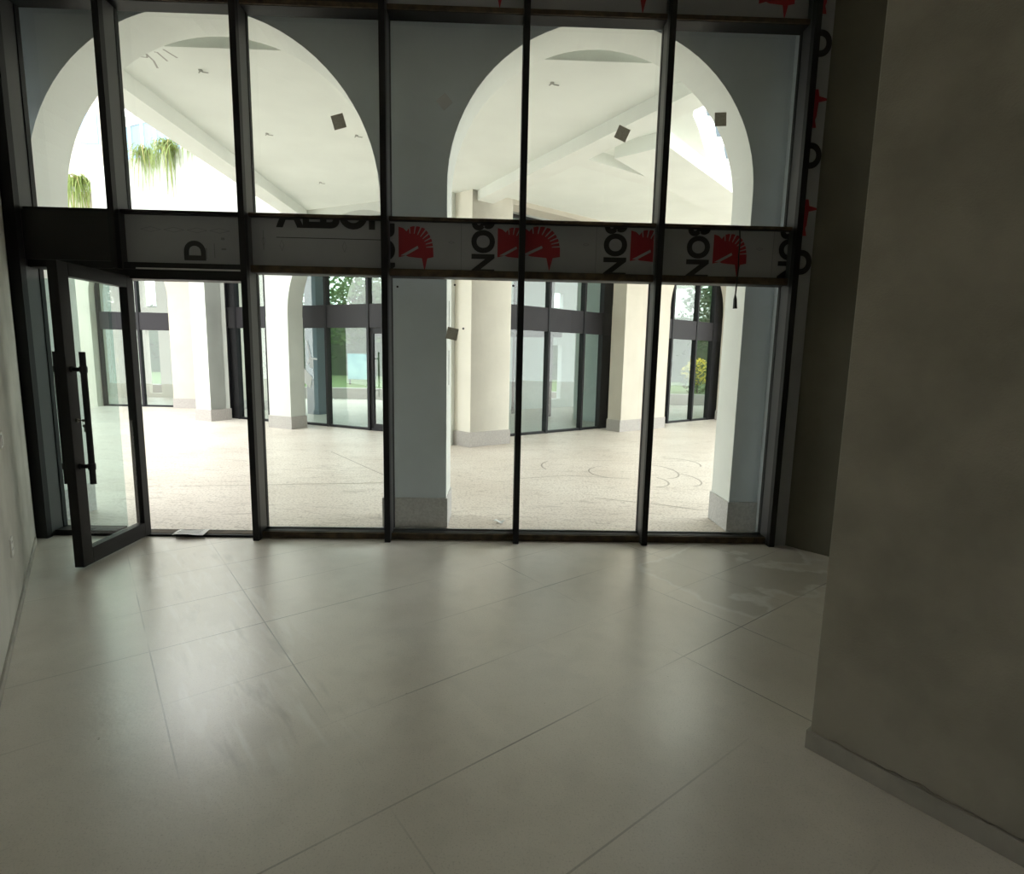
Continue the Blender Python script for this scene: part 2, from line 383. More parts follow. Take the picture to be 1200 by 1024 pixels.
# the open door leaf, swung into the room
D = struct(thing('door_1', (-3.19, 4.99, 0), 'black framed glass door standing open into the shop', 'door'))
x0, x1, ya, yb = -3.232, -3.160, 4.150, 4.985
dz0, dz1 = .018, 2.305
m = MB(); m.box(x0, x1, ya, ya+.105, dz0, dz1); part(m, 'stile', M['black'], D, .004)
m = MB(); m.box(x0, x1, yb-.085, yb, dz0, dz1); part(m, 'stile', M['black'], D, .004)
m = MB(); m.box(x0, x1, ya+.105, yb-.085, dz0, .145); part(m, 'rail', M['black'], D, .004)
m = MB(); m.box(x0, x1, ya+.105, yb-.085, 2.205, dz1); part(m, 'rail', M['black'], D, .004)
m = MB(); m.box(-3.194, -3.182, ya+.10, yb-.08, .14, 2.21); part(m, 'glass_pane', M['doorglass'], D)
for sx, fx in ((1, x1), (-1, x0)):
    hx = fx+sx*(.085 if sx > 0 else .035); hy = ya+.055
    m = MB(); m.tube([(hx,hy,.665),(hx,hy,1.66)], .021, 16); h = part(m, 'pull_handle', M['black'], D, smooth=False)
    for hz in (.80, 1.53):
        m = MB(); m.tube([(fx-sx*.004,hy,hz),(hx,hy,hz)], .016, 12); m.tube([(fx-sx*.002,hy,hz),(fx+sx*.012,hy,hz)], .024, 14)
        m.tube([(hx,hy,hz-.022),(hx,hy,hz+.024)], .026, 16)
        b = m.build('bracket', M['black']); b.parent = h
m = MB(); m.tube([(x1-.002,ya+.06,1.15),(x1+.012,ya+.06,1.15)], .015, 14); m.box(x1+.011, x1+.0135, ya+.056, ya+.064, 1.142, 1.158)
part(m, 'lock_cylinder', M['brass'], D)
# key in the lock with a second key hanging from its ring
K = thing('key', (x1+.014, ya+.06, 1.13), 'small dark key in the lock of the open door, second key hanging below', 'key')
m = MB(); ky = ya+.06; kx = x1+.014
m.box(kx, kx+.022, ky-.0015, ky+.0015, 1.146, 1.154)
bow = [(kx+.022+.013+.013*math.cos(2*PI*k/14), 1.15+.011*math.sin(2*PI*k/14)) for k in range(14)]
m.add([(x, ky-.0015, z) for x, z in bow]+[(x, ky+.0015, z) for x, z in bow], [tuple(range(14)), tuple(range(27,13,-1))]+[(k,(k+1)%14,(k+1)%14+14,k+14) for k in range(14)])
part(m, 'blade', M['brass'], K)
m = MB(); m.tube([(kx+.037+.010*math.sin(2*PI*k/12), ky+.001, 1.133+.014*math.cos(2*PI*k/12)) for k in range(13)], .0012, 5); part(m, 'ring', M['brass'], K)
m = MB(); hk = [(kx+.037+.013*math.cos(2*PI*k/14), 1.108+.012*math.sin(2*PI*k/14)) for k in range(14)]
m.add([(x, ky-.001, z) for x, z in hk]+[(x, ky+.001, z) for x, z in hk], [tuple(range(14)), tuple(range(27,13,-1))]+[(k,(k+1)%14,(k+1)%14+14,k+14) for k in range(14)])
m.box(kx+.033, kx+.041, ky-.001, ky+.001, 1.062, 1.10); m.box(kx+.041, kx+.045, ky-.001, ky+.001, 1.066, 1.072); m.box(kx+.041, kx+.044, ky-.001, ky+.001, 1.078, 1.083)
part(m, 'spare_key', M['brass'], K)

# ------------------------------------------------------------------ film-covered cladding panels in the band
def text_mesh(body, size, off=0.0):
    c = bpy.data.curves.new('t', 'FONT'); c.body = body; c.size = size; c.offset = off; c.resolution_u = 6
    o = bpy.data.objects.new('t', c); COL.objects.link(o)
    dg = bpy.context.evaluated_depsgraph_get(); dg.update()
    me = bpy.data.meshes.new_from_object(o.evaluated_get(dg))
    bpy.data.objects.remove(o); bpy.data.curves.remove(c)
    vs = [(v.co.x, v.co.y) for v in me.vertices]; fs = [tuple(p.vertices) for p in me.polygons]
    bpy.data.meshes.remove(me); return vs, fs
def clipped(name, mat, parent, vs, fs, y, lim, th=.0012):
    """flat print standing on plane y, cut to the panel outline lim = (x0,x1,z0,z1)"""
    bm = bmesh.new()
    bv = [bm.verts.new((x, y, z)) for x, z in vs]
    for f in fs:
        try: bm.faces.new([bv[i] for i in f])
        except ValueError: pass
    for co, no in (((lim[0],y,0),(-1,0,0)), ((lim[1],y,0),(1,0,0)), ((0,y,lim[2]),(0,0,-1)), ((0,y,lim[3]),(0,0,1))):
        bmesh.ops.bisect_plane(bm, geom=list(bm.verts)+list(bm.edges)+list(bm.faces), plane_co=co, plane_no=no, clear_outer=True)
    if not bm.faces: bm.free(); return None
    r = bmesh.ops.extrude_face_region(bm, geom=list(bm.faces))
    bmesh.ops.translate(bm, verts=[g for g in r['geom'] if isinstance(g, bmesh.types.BMVert)], vec=(0,-th,0))
    bmesh.ops.recalc_face_normals(bm, faces=bm.faces)
    left = set(bm.verts); out = []
    while left:                                   # every separate mark becomes a part of its own
        st = [left.pop()]; isl = list(st)
        while st:
            for e in st.pop().link_edges:
                for w in e.verts:
                    if w in left: left.discard(w); st.append(w); isl.append(w)
        ix = {w: i for i, w in enumerate(isl)}
        fcs = [[ix[w] for w in f.verts] for f in bm.faces if f.verts[0] in ix]
        me = bpy.data.meshes.new(name); me.from_pydata([tuple(w.co) for w in isl], [], fcs); me.materials.append(mat)
        o = bpy.data.objects.new(name, me); COL.objects.link(o)
        o.parent = parent; o.matrix_parent_inverse = Matrix.Translation(-parent.location); out.append(o)
    bm.free(); return out
YP = 5.0           # front face of the panels
def place_text(body, glyph_h, x, z, rot, fit_len=None, bold=.042):
    """glyphs at cap height glyph_h; origin (x,z); rot in degrees; fit_len stretches along the line"""
    vs, fs = text_mesh(body, 1.0, bold)
    xs = [p[0] for p in vs]; ys = [p[1] for p in vs]
    x_0, x_1, y_0, y_1 = min(xs), max(xs), min(ys), max(ys)
    k = glyph_h/(y_1-y_0); kx_ = fit_len/(x_1-x_0) if fit_len else k
    c, s = math.cos(math.radians(rot)), math.sin(math.radians(rot)); o = []
    for px, py in vs:
        a, b = (px-x_0)*kx_, (py-y_0)*k
        o.append((x+a*c-b*s, z+a*s+b*c))
    return o, fs
def logo(x, z, w, h, turn=False):
    """red helmet mark; x,z = top left, w,h = size (unit outline 145 x 190)"""
    out = [(0,3),(20,9),(34,22),(46,4),(60,0),(84,0),(108,7),(127,28),(140,56),(146,88),(147,128),(121,134),(109,190),(98,134),(42,129),(30,124),(0,132)]
    P = (lambda p: (x+p[1]/190*h, z+p[0]/147*w)) if turn else (lambda p: (x+p[0]/147*w, z-p[1]/190*h))
    body = [P(p) for p in out]
    slits = []
    cx, cy = 55, 92
    for ang in (96, 80, 66, 53, 41, 29, 17, 5):
        a = math.radians(ang); dx, dy = math.cos(a), -math.sin(a); nx, ny = -dy, dx
        r0, r1 = 62, 104
        slits.append([P((cx+dx*r0-nx*1.5, cy+dy*r0-ny*1.5)), P((cx+dx*r1-nx*3.2, cy+dy*r1-ny*3.2)), P((cx+dx*r1+nx*3.2, cy+dy*r1+ny*3.2)), P((cx+dx*r0+nx*1.5, cy+dy*r0+ny*1.5))])
    slits.append([P((8,124)), P((80,82)), P((84,92)), P((30,124))])
    return body, slits
def cladding(i, label, kw):
    a, b = XM[i]+.027, XM[i+1]-.027
    lim = (a, b, 2.426, 2.821)
    t = thing('cladding_panel', ((a+b)/2, YP, 2.426), label, 'panel', 'film-covered panels in the band across the glazing')
    m = MB(); m.box(a, b, YP, YP+.02, lim[2], lim[3]); part(m, 'sheet', M['film'], t)
    def put(name, mat, vs, fs, y=YP, th=.0012):
        o = clipped(name, mat, t, vs, fs, y, lim, th)
    for body, gh, x, z, rot, fl_ in kw.get('text', []):
        vs, fs = place_text(body, gh, x, z, rot, fl_); put('letter', M['ink'], vs, fs)
    for (x, z, w, h) in kw.get('logo', []):
        body, slits = logo(x, z, w, h)
        put('red_emblem', M['red'], body, [tuple(range(len(body)))])
        vs = [p for s in slits for p in s]; put('emblem_slit', M['film'], vs, [tuple(range(4*k,4*k+4)) for k in range(len(slits))], YP-.0012, .0008)
    ln = kw.get('lines', [])
    vs, fs = [], []
    for (xa, za, xb, zb, w) in ln:
        d = Vector((xb-xa, zb-za)); n = Vector((-d.y, d.x)).normalized()*w/2; o = len(vs)
        vs += [(xa-n.x,za-n.y),(xb-n.x,zb-n.y),(xb+n.x,zb+n.y),(xa+n.x,za+n.y)]; fs.append((o,o+1,o+2,o+3))
    if vs: put('printed_line', M['faint'], vs, fs)
    for (xa, za, xb, zb, w) in kw.get('dark', []):
        put('printed_rule', M['ink'], [(xa,za-w/2),(xb,za-w/2),(xb,za+w/2),(xa,za+w/2)], [(0,1,2,3)])
    return t
def diamond(cx, cz, w, h):
    p = [(cx-w,cz),(cx,cz+h),(cx+w,cz),(cx,cz-h)]
    return [(*p[k], *p[(k+1)%4], .003) for k in range(4)]
def PX(px, py): return px, py
dl = []
for cx in (-2.99, -2.795, -2.60, -2.41): dl += diamond(cx, 2.705, .085, .020)
dl += [(-2.40,2.64,-2.37,2.64,.02),(-2.40,2.555,-2.36,2.555,.015),(-2.53,2.47,-2.53,2.56,.012),(-2.46,2.48,-2.46,2.60,.006)]
cladding(1, 'grey film-covered panel above the open door, printed with a lone turned letter D', dict(text=[('D', .185, -2.535, 2.455, 90, .165)], lines=dl))
ic = []
for cx in (-1.885, -1.35): ic += diamond(cx, 2.60, .018, .045)
ic += [(-2.04,2.56,-2.04,2.72,.006)]+diamond(-2.04, 2.63, .015, .04)
cladding(2, 'grey film-covered panel with upright black letters cut off by its top edge', dict(text=[('ALBOND', .24, -1.93, 2.745, 0, 1.24)], dark=[(-1.93,2.665,-1.03,2.665,.006)], lines=ic))
cladding(3, 'grey panel with a red emblem left of its turned letters, half an emblem at right', dict(
    text=[('ALBON', .205, -.258, 3.19, -90, .79), ('ALBON', .205, -1.12, 3.10, -90, .79)], logo=[(-.885, 2.785, .30, .375), (-.03, 2.795, .30, .36)],
    lines=[(-.345,2.43,-.345,2.82,.004)]+diamond(-.43, 2.66, .025, .010)))
cladding(4, 'grey film-covered panel with a red emblem at both ends and turned letters between', dict(
    text=[('ALBON', .205, .895, 3.19, -90, .79)], logo=[(.16, 2.81, .355, .37), (1.13, 2.805, .32, .38)],
    lines=[(.83,2.43,.83,2.82,.004)]+diamond(.74, 2.67, .025, .010)))
cladding(5, 'grey film-covered panel with turned letters, a red emblem and a black cord hanging over it', dict(
    text=[('ALBON', .205, 1.625, 3.19, -90, .79), ('ALBON', .205, 2.44, 3.17, -90, .76)], logo=[(1.86, 2.79, .30, .365)],
    lines=[(2.39,2.43,2.39,2.82,.004)]+diamond(2.27, 2.67, .03, .012)))
# top row, only its lower edge in view
for i, lab in ((2,'film-covered panel along the top edge, second bay from the left wall of letters'),):
    pass
# narrow return panel right of the last mullion
RP = thing('cladding_panel', (2.63, 4.9, 0), 'tall narrow film-covered strip between the last mullion and the dark wall', 'panel')
m = MB(); m.box(2.572, 2.69, 4.905, 4.93, 0, 4.945); part(m, 'sheet', M['film'], RP)
lim = (2.572, 2.69, 0, 4.945)
def rput(name, mat, vs, fs, y=4.905, th=.0012):
    o = clipped(name, mat, RP, vs, fs, y, lim, th)
for zc in (2.55, 3.42, 4.29):
    vs, fs = place_text('ON', .21, 2.50, zc-.105, 0, .36, .05); rput('letter', M['ink'], vs, fs)
    body, slits = logo(2.385, zc+.22, .30, .34, True); rput('red_emblem', M['red'], body, [tuple(range(len(body)))])

# top-row panels above the glazing head
for i in (3, 4, 5):
    a, b = XM[i]+.027, XM[i+1]-.027
    lab = ['film-covered panel above the middle bay, at the very top of the picture', 'film-covered panel at the top edge right of the middle bay, red print at its corner', 'film-covered panel at the top edge above the rightmost bay'][i-3]
    t = thing('cladding_panel', ((a+b)/2, YP, 4.5), lab, 'panel', 'film-covered panels above the glazing head')
    m = MB(); m.box(a, b, YP, YP+.02, 4.501, 4.945); part(m, 'sheet', M['film'], t)
    body, slits = logo(b-.42, 4.88, .30, .37)
    o = clipped('red_emblem', M['red'], t, body, [tuple(range(len(body)))], YP, (a, b, 4.501, 4.945))
for i in (0, 1, 2):
    a, b = XM[i]+.027, XM[i+1]-.027
    if i == 0: a += .03
    m = MB(); m.box(a, b, YP, YP+.03, 4.50, 4.945); part(m, 'blank_panel', M['blackm'], W)

# cord hanging over the right-hand panel
m = MB(); m.tube([(2.056,4.944,2.838),(2.066,4.938,2.72),(2.062,4.936,2.60),(2.070,4.940,2.50),(2.063,4.938,2.38),(2.062,4.938,2.31),(2.060,4.940,2.26)], .006, 6)
m.tube([(2.060,4.940,2.27),(2.062,4.940,2.23),(2.066,4.940,2.15)], [.006,.016,.020], 8)
tag(m.build('cord', M['cable']), 'black cord with a thick end hanging from the right-hand transom', 'cord')

# square stickers and dots on the glass
def sticker(name, x, z, w, h, rot, mat, label, cat, group):
    m = MB(); c, s = math.cos(rot), math.sin(rot)
    q = [(-w/2,-h/2),(w/2,-h/2),(w/2,h/2),(-w/2,h/2)]
    p = [(x+a*c-b*s, z+a*s+b*c) for a, b in q]
    y1, y0 = YG-.006, YG-.009
    m.add([(a,y0,b) for a,b in p]+[(a,y1,b) for a,b in p], [(0,1,2,3),(7,6,5,4),(0,4,5,1),(1,5,6,2),(2,6,7,3),(3,7,4,0)])
    return tag(m.build(name, mat), label, cat, group)
gs = 'square stickers on the glazing'
sticker('square_sticker', -1.396, 3.635, .105, .115, .28, M['sticker'], 'dark square sticker high on the glass, right side of the left arch', 'sticker', gs)
sticker('square_sticker', 1.026, 3.61, .105, .11, -.40, M['sticker'], 'dark tilted square sticker high on the glass in front of the ceiling beams', 'sticker', gs)
sticker('square_sticker', 1.87, 3.75, .10, .11, .06, M['sticker'], 'dark upright square sticker high on the glass, right side of the right arch', 'sticker', gs)
sticker('square_sticker', -.425, 1.885, .10, .105, -.20, M['sticker'], 'dark square sticker low on the glass beside the middle pier', 'sticker', gs)
sticker('square_sticker', -.50, 3.82, .10, .10, .72, M['stickerg'], 'pale diamond-set square sticker on the glass over the middle pier', 'sticker', gs)
gd = 'small round dots stuck to the middle panes'
for x, z, lab in ((-.91, 2.284, 'tiny dark dot on the glass, leftmost, over the grey middle pier'), (-.404, 2.311, 'tiny dark dot on the glass below the turned letters'),
               (.115, 2.315, 'tiny dark dot on the glass just left of the mullion'), (-.326, 1.932, 'tiny dark dot on the glass beside the low square sticker')):
    m = MB(); m.tube([(x, YG-.006, z),(x, YG-.010, z)], .0095, 12); tag(m.build('dot_sticker', M['ink']), lab, 'dot', gd)

# sheet of paper on the threshold, scrap outside
m = MB()
def sheet(m, cx, cy, z, w, h, rot, lift=.006, n=6):
    c, s = math.cos(rot), math.sin(rot); vs = []
    for j in range(n+1):
        for i in range(n+1):
            a, b = (i/n-.5)*w, (j/n-.5)*h
            vs.append((cx+a*c-b*s, cy+a*s+b*c, z+lift*(.5+.5*math.sin(5*i/n+3*j/n))))
    k = len(vs); vs += [(x,y,zz+.0012) for x,y,zz in vs]
    q = lambda i,j: j*(n+1)+i
    fs = [(q(i,j),q(i,j+1),q(i+1,j+1),q(i+1,j)) for j in range(n) for i in range(n)]+[(q(i,j)+k,q(i+1,j)+k,q(i+1,j+1)+k,q(i,j+1)+k) for j in range(n) for i in range(n)]
    m.add(vs, fs)
    return c, s
sheet(m, -2.80, 4.985, .030, .27, .15, .05, .012)
pp = tag(m.build('paper_sheet', M['paper']), 'printed sheet of white paper lying on the doorway threshold', 'paper')
m = MB()
for k in range(4):
    m.box(-2.90, -2.70+.0*k, 4.935+.03*k, 4.941+.03*k, .0432+.003, .0446+.003)
m.build('print_lines', M['faint'], pp)
m = MB(); sheet(m, .03, 5.52, .008, .10, .07, -.5, .02)
sc = tag(m.build('paper_scrap', M['tape']), 'small folded grey scrap lying on the paving outside the glass', 'scrap')
# switch and socket on the left wall
def wall_plate(v, z0, z1, w, name, label, cat, mat_fn):
    t = thing(name, (*uv(UL, v), z0), label, cat)
    m = MB(); m.prism([uv(UL,v-w/2), uv(UL+.009,v-w/2), uv(UL+.009,v+w/2), uv(UL,v+w/2)], z0, z1); part(m, 'faceplate', M['plastic'], t, .002)
    mat_fn(t); return t
def rocker(t):
    m = MB(); m.prism([uv(UL+.009,4.555), uv(UL+.013,4.555), uv(UL+.013,4.605), uv(UL+.009,4.605)], 1.085, 1.15); part(m, 'rocker', M['plastic'], t, .001)
def slots(t):
    for dv, z in ((-.018,.43),(.018,.43),(-.014,.475),(.014,.475)):
        m = MB(); m.prism([uv(UL+.009,4.52+dv-.003), uv(UL+.0096,4.52+dv-.003), uv(UL+.0096,4.52+dv+.003), uv(UL+.009,4.52+dv+.003)], z, z+.014)
        part(m, 'slot', M['socket'], t)
wall_plate(4.58, 1.07, 1.165, .09, 'light_switch', 'white light switch at hip height on the left wall', 'switch', rocker)
wall_plate(4.52, .395, .51, .10, 'power_socket', 'white power socket low on the left wall', 'socket', slots)

# ------------------------------------------------------------------ our own arcade wall outside the glass
m = MB()
arched_wall(m, FY, -11.0, 8.0, .46, 8.2, [arc(-4.25, -1.11, 4.64), arc(-.50, 2.32, 4.64)], 1, 0)  # top raised high above the view to block low sky light
AW = struct(m.build('wall_arcade', [M['white'], M['grey']]), 'arched wall with two round arches just outside the glazing', 'wall')
for a, b in ((-11.0, -4.235), (-1.125, -.485), (2.305, 8.0)):
    m = MB(); m.box(a, b, 5.325, 5.815, 0, .30); m.build('plinth', M['stoned'], AW, .004)
# narrow slots in the side of the middle pier
m = MB(); m.box(-.501, -.497, 5.56, 5.585, 1.93, 2.22); m.box(-.501, -.497, 5.56, 5.585, 1.40, 1.74); m.build('drain_slot', M['dgrey'], AW)
for nm, poly in (('wall_return', [(2.60,5.11),(2.95,5.11),(2.95,5.34),(2.60,5.34)]), ('wall_jamb', [(-4.6,5.0),(-4.10,5.0),(-4.27,5.34),(-4.6,5.34)])):
    m = MB(); m.prism(poly, 0, 5.0); struct(m.build(nm, M['grey']))

# ------------------------------------------------------------------ outside ground
m = MB(); m.prism([(-30,5.16),(30,5.16),(30,21.2),(-30,21.2)], -.12, -.001); PZ = struct(m.build('floor_plaza', M['plaza']), 'speckled pale stone paving of the covered passage', 'paving')
m = MB()
def ribbon(pts, w, z=.0015):
    vs = []
    for i, p in enumerate(pts):
        a = Vector(pts[max(i-1,0)]); b = Vector(pts[min(i+1,len(pts)-1)]); t = (b-a).normalized(); n = Vector((-t.y,t.x))*w/2
        vs += [(p[0]-n.x,p[1]-n.y,z),(p[0]+n.x,p[1]+n.y,z)]
    m.add(vs, [(2*i,2*i+1,2*i+3,2*i+2) for i in range(len(pts)-1)])
def arcpts(cx, cy, r, a0, a1, n=14, sy=1.): return [(cx+r*math.cos(a0+(a1-a0)*k/n), cy+sy*r*math.sin(a0+(a1-a0)*k/n)) for k in range(n+1)]
for a in ((1.75,8.2,.36,2.2,4.3,1.2),(2.45,8.3,.30,-1.5,1.6,1.7),(2.62,7.75,.28,-1.4,1.2,1.6),(3.0,9.0,.35,-.6,1.9,1.3),(2.15,7.6,.25,-1.6,.8,1.4),(1.2,8.6,.5,2.4,3.6,1.2)):
    ribbon(arcpts(a[0],a[1],a[2],a[3],a[4],14,a[5]), .025)
for l in ([(-2.9,9.6),(-1.3,7.3),(-.9,6.7)], [(-4.0,6.9),(-1.2,7.3)], [(1.2,6.6),(1.9,6.35),(2.35,6.1)], [(.2,7.6),(1.0,7.9),(1.9,7.75)]):
    ribbon(l, .018)
m.build('tyre_scuff', M['scuff'], PZ)

m = MB(); m.prism([uv(-25,VB-.2), uv(25,VB-.2), uv(25,-25), uv(-25,-25)], -.12, -.002); struct(m.build('floor_bounce', M['plaza']))  # unseen ground added behind the back opening to reflect light
# ------------------------------------------------------------------ ceiling of the passage and its beams
ZC = 4.62
m = MB(); m.prism([(-4.36,5.97),(2.02,5.97),(2.17,6.67),(2.226,6.88),(2.285,7.11),(2.48,7.47),(2.82,8.17),(3.40,9.22),(3.85,9.94),(5.0,10.5),(14,17.2),(9.5,18.2),
                   (C3[0]+BD.x*.2,C3[1]+BD.y*.2+.1),(C3[0]+LD.x*4.6,C3[1]+LD.y*4.6+.1),(-4.36,12.35)], ZC, ZC+.3); m.box(-7.2, 4.6, 5.79, 5.98, 4.80, 5.0)  # unseen strip added over the gap to keep sky light out
CE = struct(m.build('ceiling_passage', M['white']), 'white flat ceiling of the covered passage outside', 'ceiling')
def beam(p, q, w, z0, z1, side=1, name='beam'):
    d = (Vector(q)-Vector(p)).normalized(); n = Vector((-d.y,d.x))*side
    P = Vector(p); Q = Vector(q)
    m = MB(); m.prism([tuple(P),tuple(Q),tuple(Q+n*w),tuple(P+n*w)], z0, z1)
    return m.build(name, M['beamw'], CE)
beam((-4.03,5.98),(-4.03,12.2), .33, 4.43, 4.92, 1)
beam((2.0,6.10),(-.45,10.42), .34, 4.45, ZC, -1)
beam((1.16,8.22),(7.4,12.4), .30, 4.47, ZC, 1)
beam((2.12,7.54),(5.0,10.86), .77, 4.42, ZC, 1)
# wire stubs for the lights and a charcoal number on the ceiling
for k, (x, y, lab) in enumerate(((-3.2,6.41,'small wire stub on the passage ceiling beside the scribbled number'),(-3.19,8.08,'small wire stub on the passage ceiling above the left beam corner'),(-1.98,8.05,'small wire stub on the passage ceiling near the dark square sticker'),
                 (-3.14,10.18,'small wire stub far back on the passage ceiling'),(.52,6.43,'small wire stub on the passage ceiling seen through the right arch'))):
    m = MB(); m.tube([(x,y,ZC),(x,y,ZC-.008)], .022, 12); m.tube([(x,y,ZC-.006),(x+.02,y,ZC-.02),(x+.075,y+.01,ZC-.022)], .006, 5); m.tube([(x,y,ZC-.006),(x-.03,y+.02,ZC-.02)], .006, 5)
    tag(m.build('wire_stub', M['coal']), lab, 'wire', 'wire stubs for lamps on the passage ceiling')
m = MB()
def stroke(pts, w=.02, z=ZC-.001):
    vs = []
    for i, p in enumerate(pts):
        a = Vector(pts[max(i-1,0)]); b = Vector(pts[min(i+1,len(pts)-1)]); t = (b-a).normalized(); n = Vector((-t.y,t.x))*w/2
        vs += [(p[0]-n.x,p[1]-n.y,z),(p[0]+n.x,p[1]+n.y,z)]
    m.add(vs, [(2*i,2*i+1,2*i+3,2*i+2) for i in range(len(pts)-1)])
stroke([(-3.62,6.10),(-3.68,6.12),(-3.68,6.18),(-3.62,6.19),(-3.585,6.14),(-3.60,6.10)]); stroke([(-3.585,6.12),(-3.59,6.25),(-3.64,6.40)])
stroke([(-3.48,6.08),(-3.455,6.08),(-3.45,6.25)]); stroke([(-3.36,6.02),(-3.31,6.18)])
m.build('scribbled_number', M['coal'], CE)

# ------------------------------------------------------------------ building across the passage
BLD = thing('arcade_building', (C3[0], C3[1], 0), 'white arcaded building across the passage with tall round arches', 'building')
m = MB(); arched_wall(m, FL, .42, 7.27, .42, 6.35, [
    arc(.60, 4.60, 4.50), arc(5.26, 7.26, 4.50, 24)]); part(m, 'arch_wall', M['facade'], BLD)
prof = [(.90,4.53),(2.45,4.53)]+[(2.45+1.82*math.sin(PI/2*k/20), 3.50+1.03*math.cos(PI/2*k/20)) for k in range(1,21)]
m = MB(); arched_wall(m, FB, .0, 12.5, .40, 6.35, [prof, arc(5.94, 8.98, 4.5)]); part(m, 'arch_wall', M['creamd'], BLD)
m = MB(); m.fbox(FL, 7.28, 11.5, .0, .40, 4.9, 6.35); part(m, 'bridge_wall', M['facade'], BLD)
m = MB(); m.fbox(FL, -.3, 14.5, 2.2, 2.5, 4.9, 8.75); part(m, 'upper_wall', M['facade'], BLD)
m = MB(); m.fbox(FL, -.3, 11.5, .2, 2.4, 5.9, 6.1); part(m, 'terrace', M['soil'], BLD)
for k in range(6):
    a = 10.9+.60*k
    m = MB(); m.fbox(FL, a, a+.5, 2.16, 2.21, 7.45, 8.40, 0); w_ = part(m, 'window', M['bluepanel'], BLD)
    m = MB()
    for q in (a-.05, a+.5): m.fbox(FL, q, q+.05, 2.13, 2.22, 7.40, 8.45)
    m.fbox(FL, a-.05, a+.55, 2.13, 2.22, 8.40, 8.47); part(m, 'window_frame', M['beamw'], BLD)
def pillar(poly, mat, z1=4.4, pl=.28):
    m = MB(); m.prism(poly, 0, z1); p = part(m, 'pillar', mat, BLD)
    cx = sum(a for a,b in poly)/len(poly); cy = sum(b for a,b in poly)/len(poly)
    q = []
    for a, b in poly:
        d = Vector((a-cx,b-cy)); d = d*(1+.03/d.length); q.append((cx+d.x,cy+d.y))
    m = MB(); m.prism(q, 0, pl); o = m.build('plinth', M['stone']); o.parent = p
def pf(F, *pts): return [F(a,d,0)[:2] for a,d in pts]
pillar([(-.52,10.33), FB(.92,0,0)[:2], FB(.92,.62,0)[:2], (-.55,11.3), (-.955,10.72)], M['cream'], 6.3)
pillar(pf(FL,(4.597,-.004),(5.263,-.004),(5.263,.424),(4.597,.424)), M['facade'], 2.48)
pillar(pf(FL,(7.26,-.01),(7.80,-.01),(7.80,.52),(7.26,.52)), M['facade'], 6.3)
pillar(pf(FB,(4.267,-.004),(5.943,-.004),(5.943,.404),(4.267,.404)), M['creamd'], 2.95)
pillar(pf(FB,(8.977,-.004),(9.9,-.004),(9.9,.404),(8.977,.404)), M['creamd'], 2.95)
# far wing on the left
def slotted(mb, F, d, a0, a1, ztop, holes):
    """wall with rectangular openings: holes = (a0, a1, [(z0,z1),...])"""
    cur = a0
    for (p, q, zs) in sorted(holes):
        mb.fbox(F, cur, p, d, d+.2, 0, ztop); z = 0
        for (za, zb) in zs: mb.fbox(F, p, q, d, d+.2, z, za); z = zb
        mb.fbox(F, p, q, d, d+.2, z, ztop); cur = q
    mb.fbox(F, cur, a1, d, d+.2, 0, ztop)
BW = thing('arcade_wing', (-9.2, 16.7, 0), 'pale wing with a plinth at the far end of the left alley', 'building')
FW = lambda a, d, z: (a, 16.72+d, z)
m = MB(); arched_wall(m, FW, -16, -6.5, .4, 4.85, [arc(-11.9, -9.66, 4.4, 24)]); m.fbox(FW, -16, -11.05, 0, .4, 4.85, 9.5); part(m, 'wall', M['creamd'], BW)
m = MB(); slotted(m, lambda a, d, z: (a, 20.5+d, z), 0, -16, -9.3, 4.85, [(-12.7,-12.25,[(.15,2.4),(3.2,4.3)])]); part(m, 'rear_wall', M['creamd'], BW)
m = MB(); m.box(-16, -9.3, 17.13, 20.5, 4.5, 4.85); part(m, 'shop_ceiling', M['inside'], BW)
m = MB(); m.box(-9.665, -6.5, 16.68, 17.15, 0, .28); part(m, 'plinth', M['stone'], BW)
m = MB(); m.box(-11.75, -11.25, 16.69, 16.73, 7.35, 8.15); part(m, 'window', M['bluepanel'], BW)
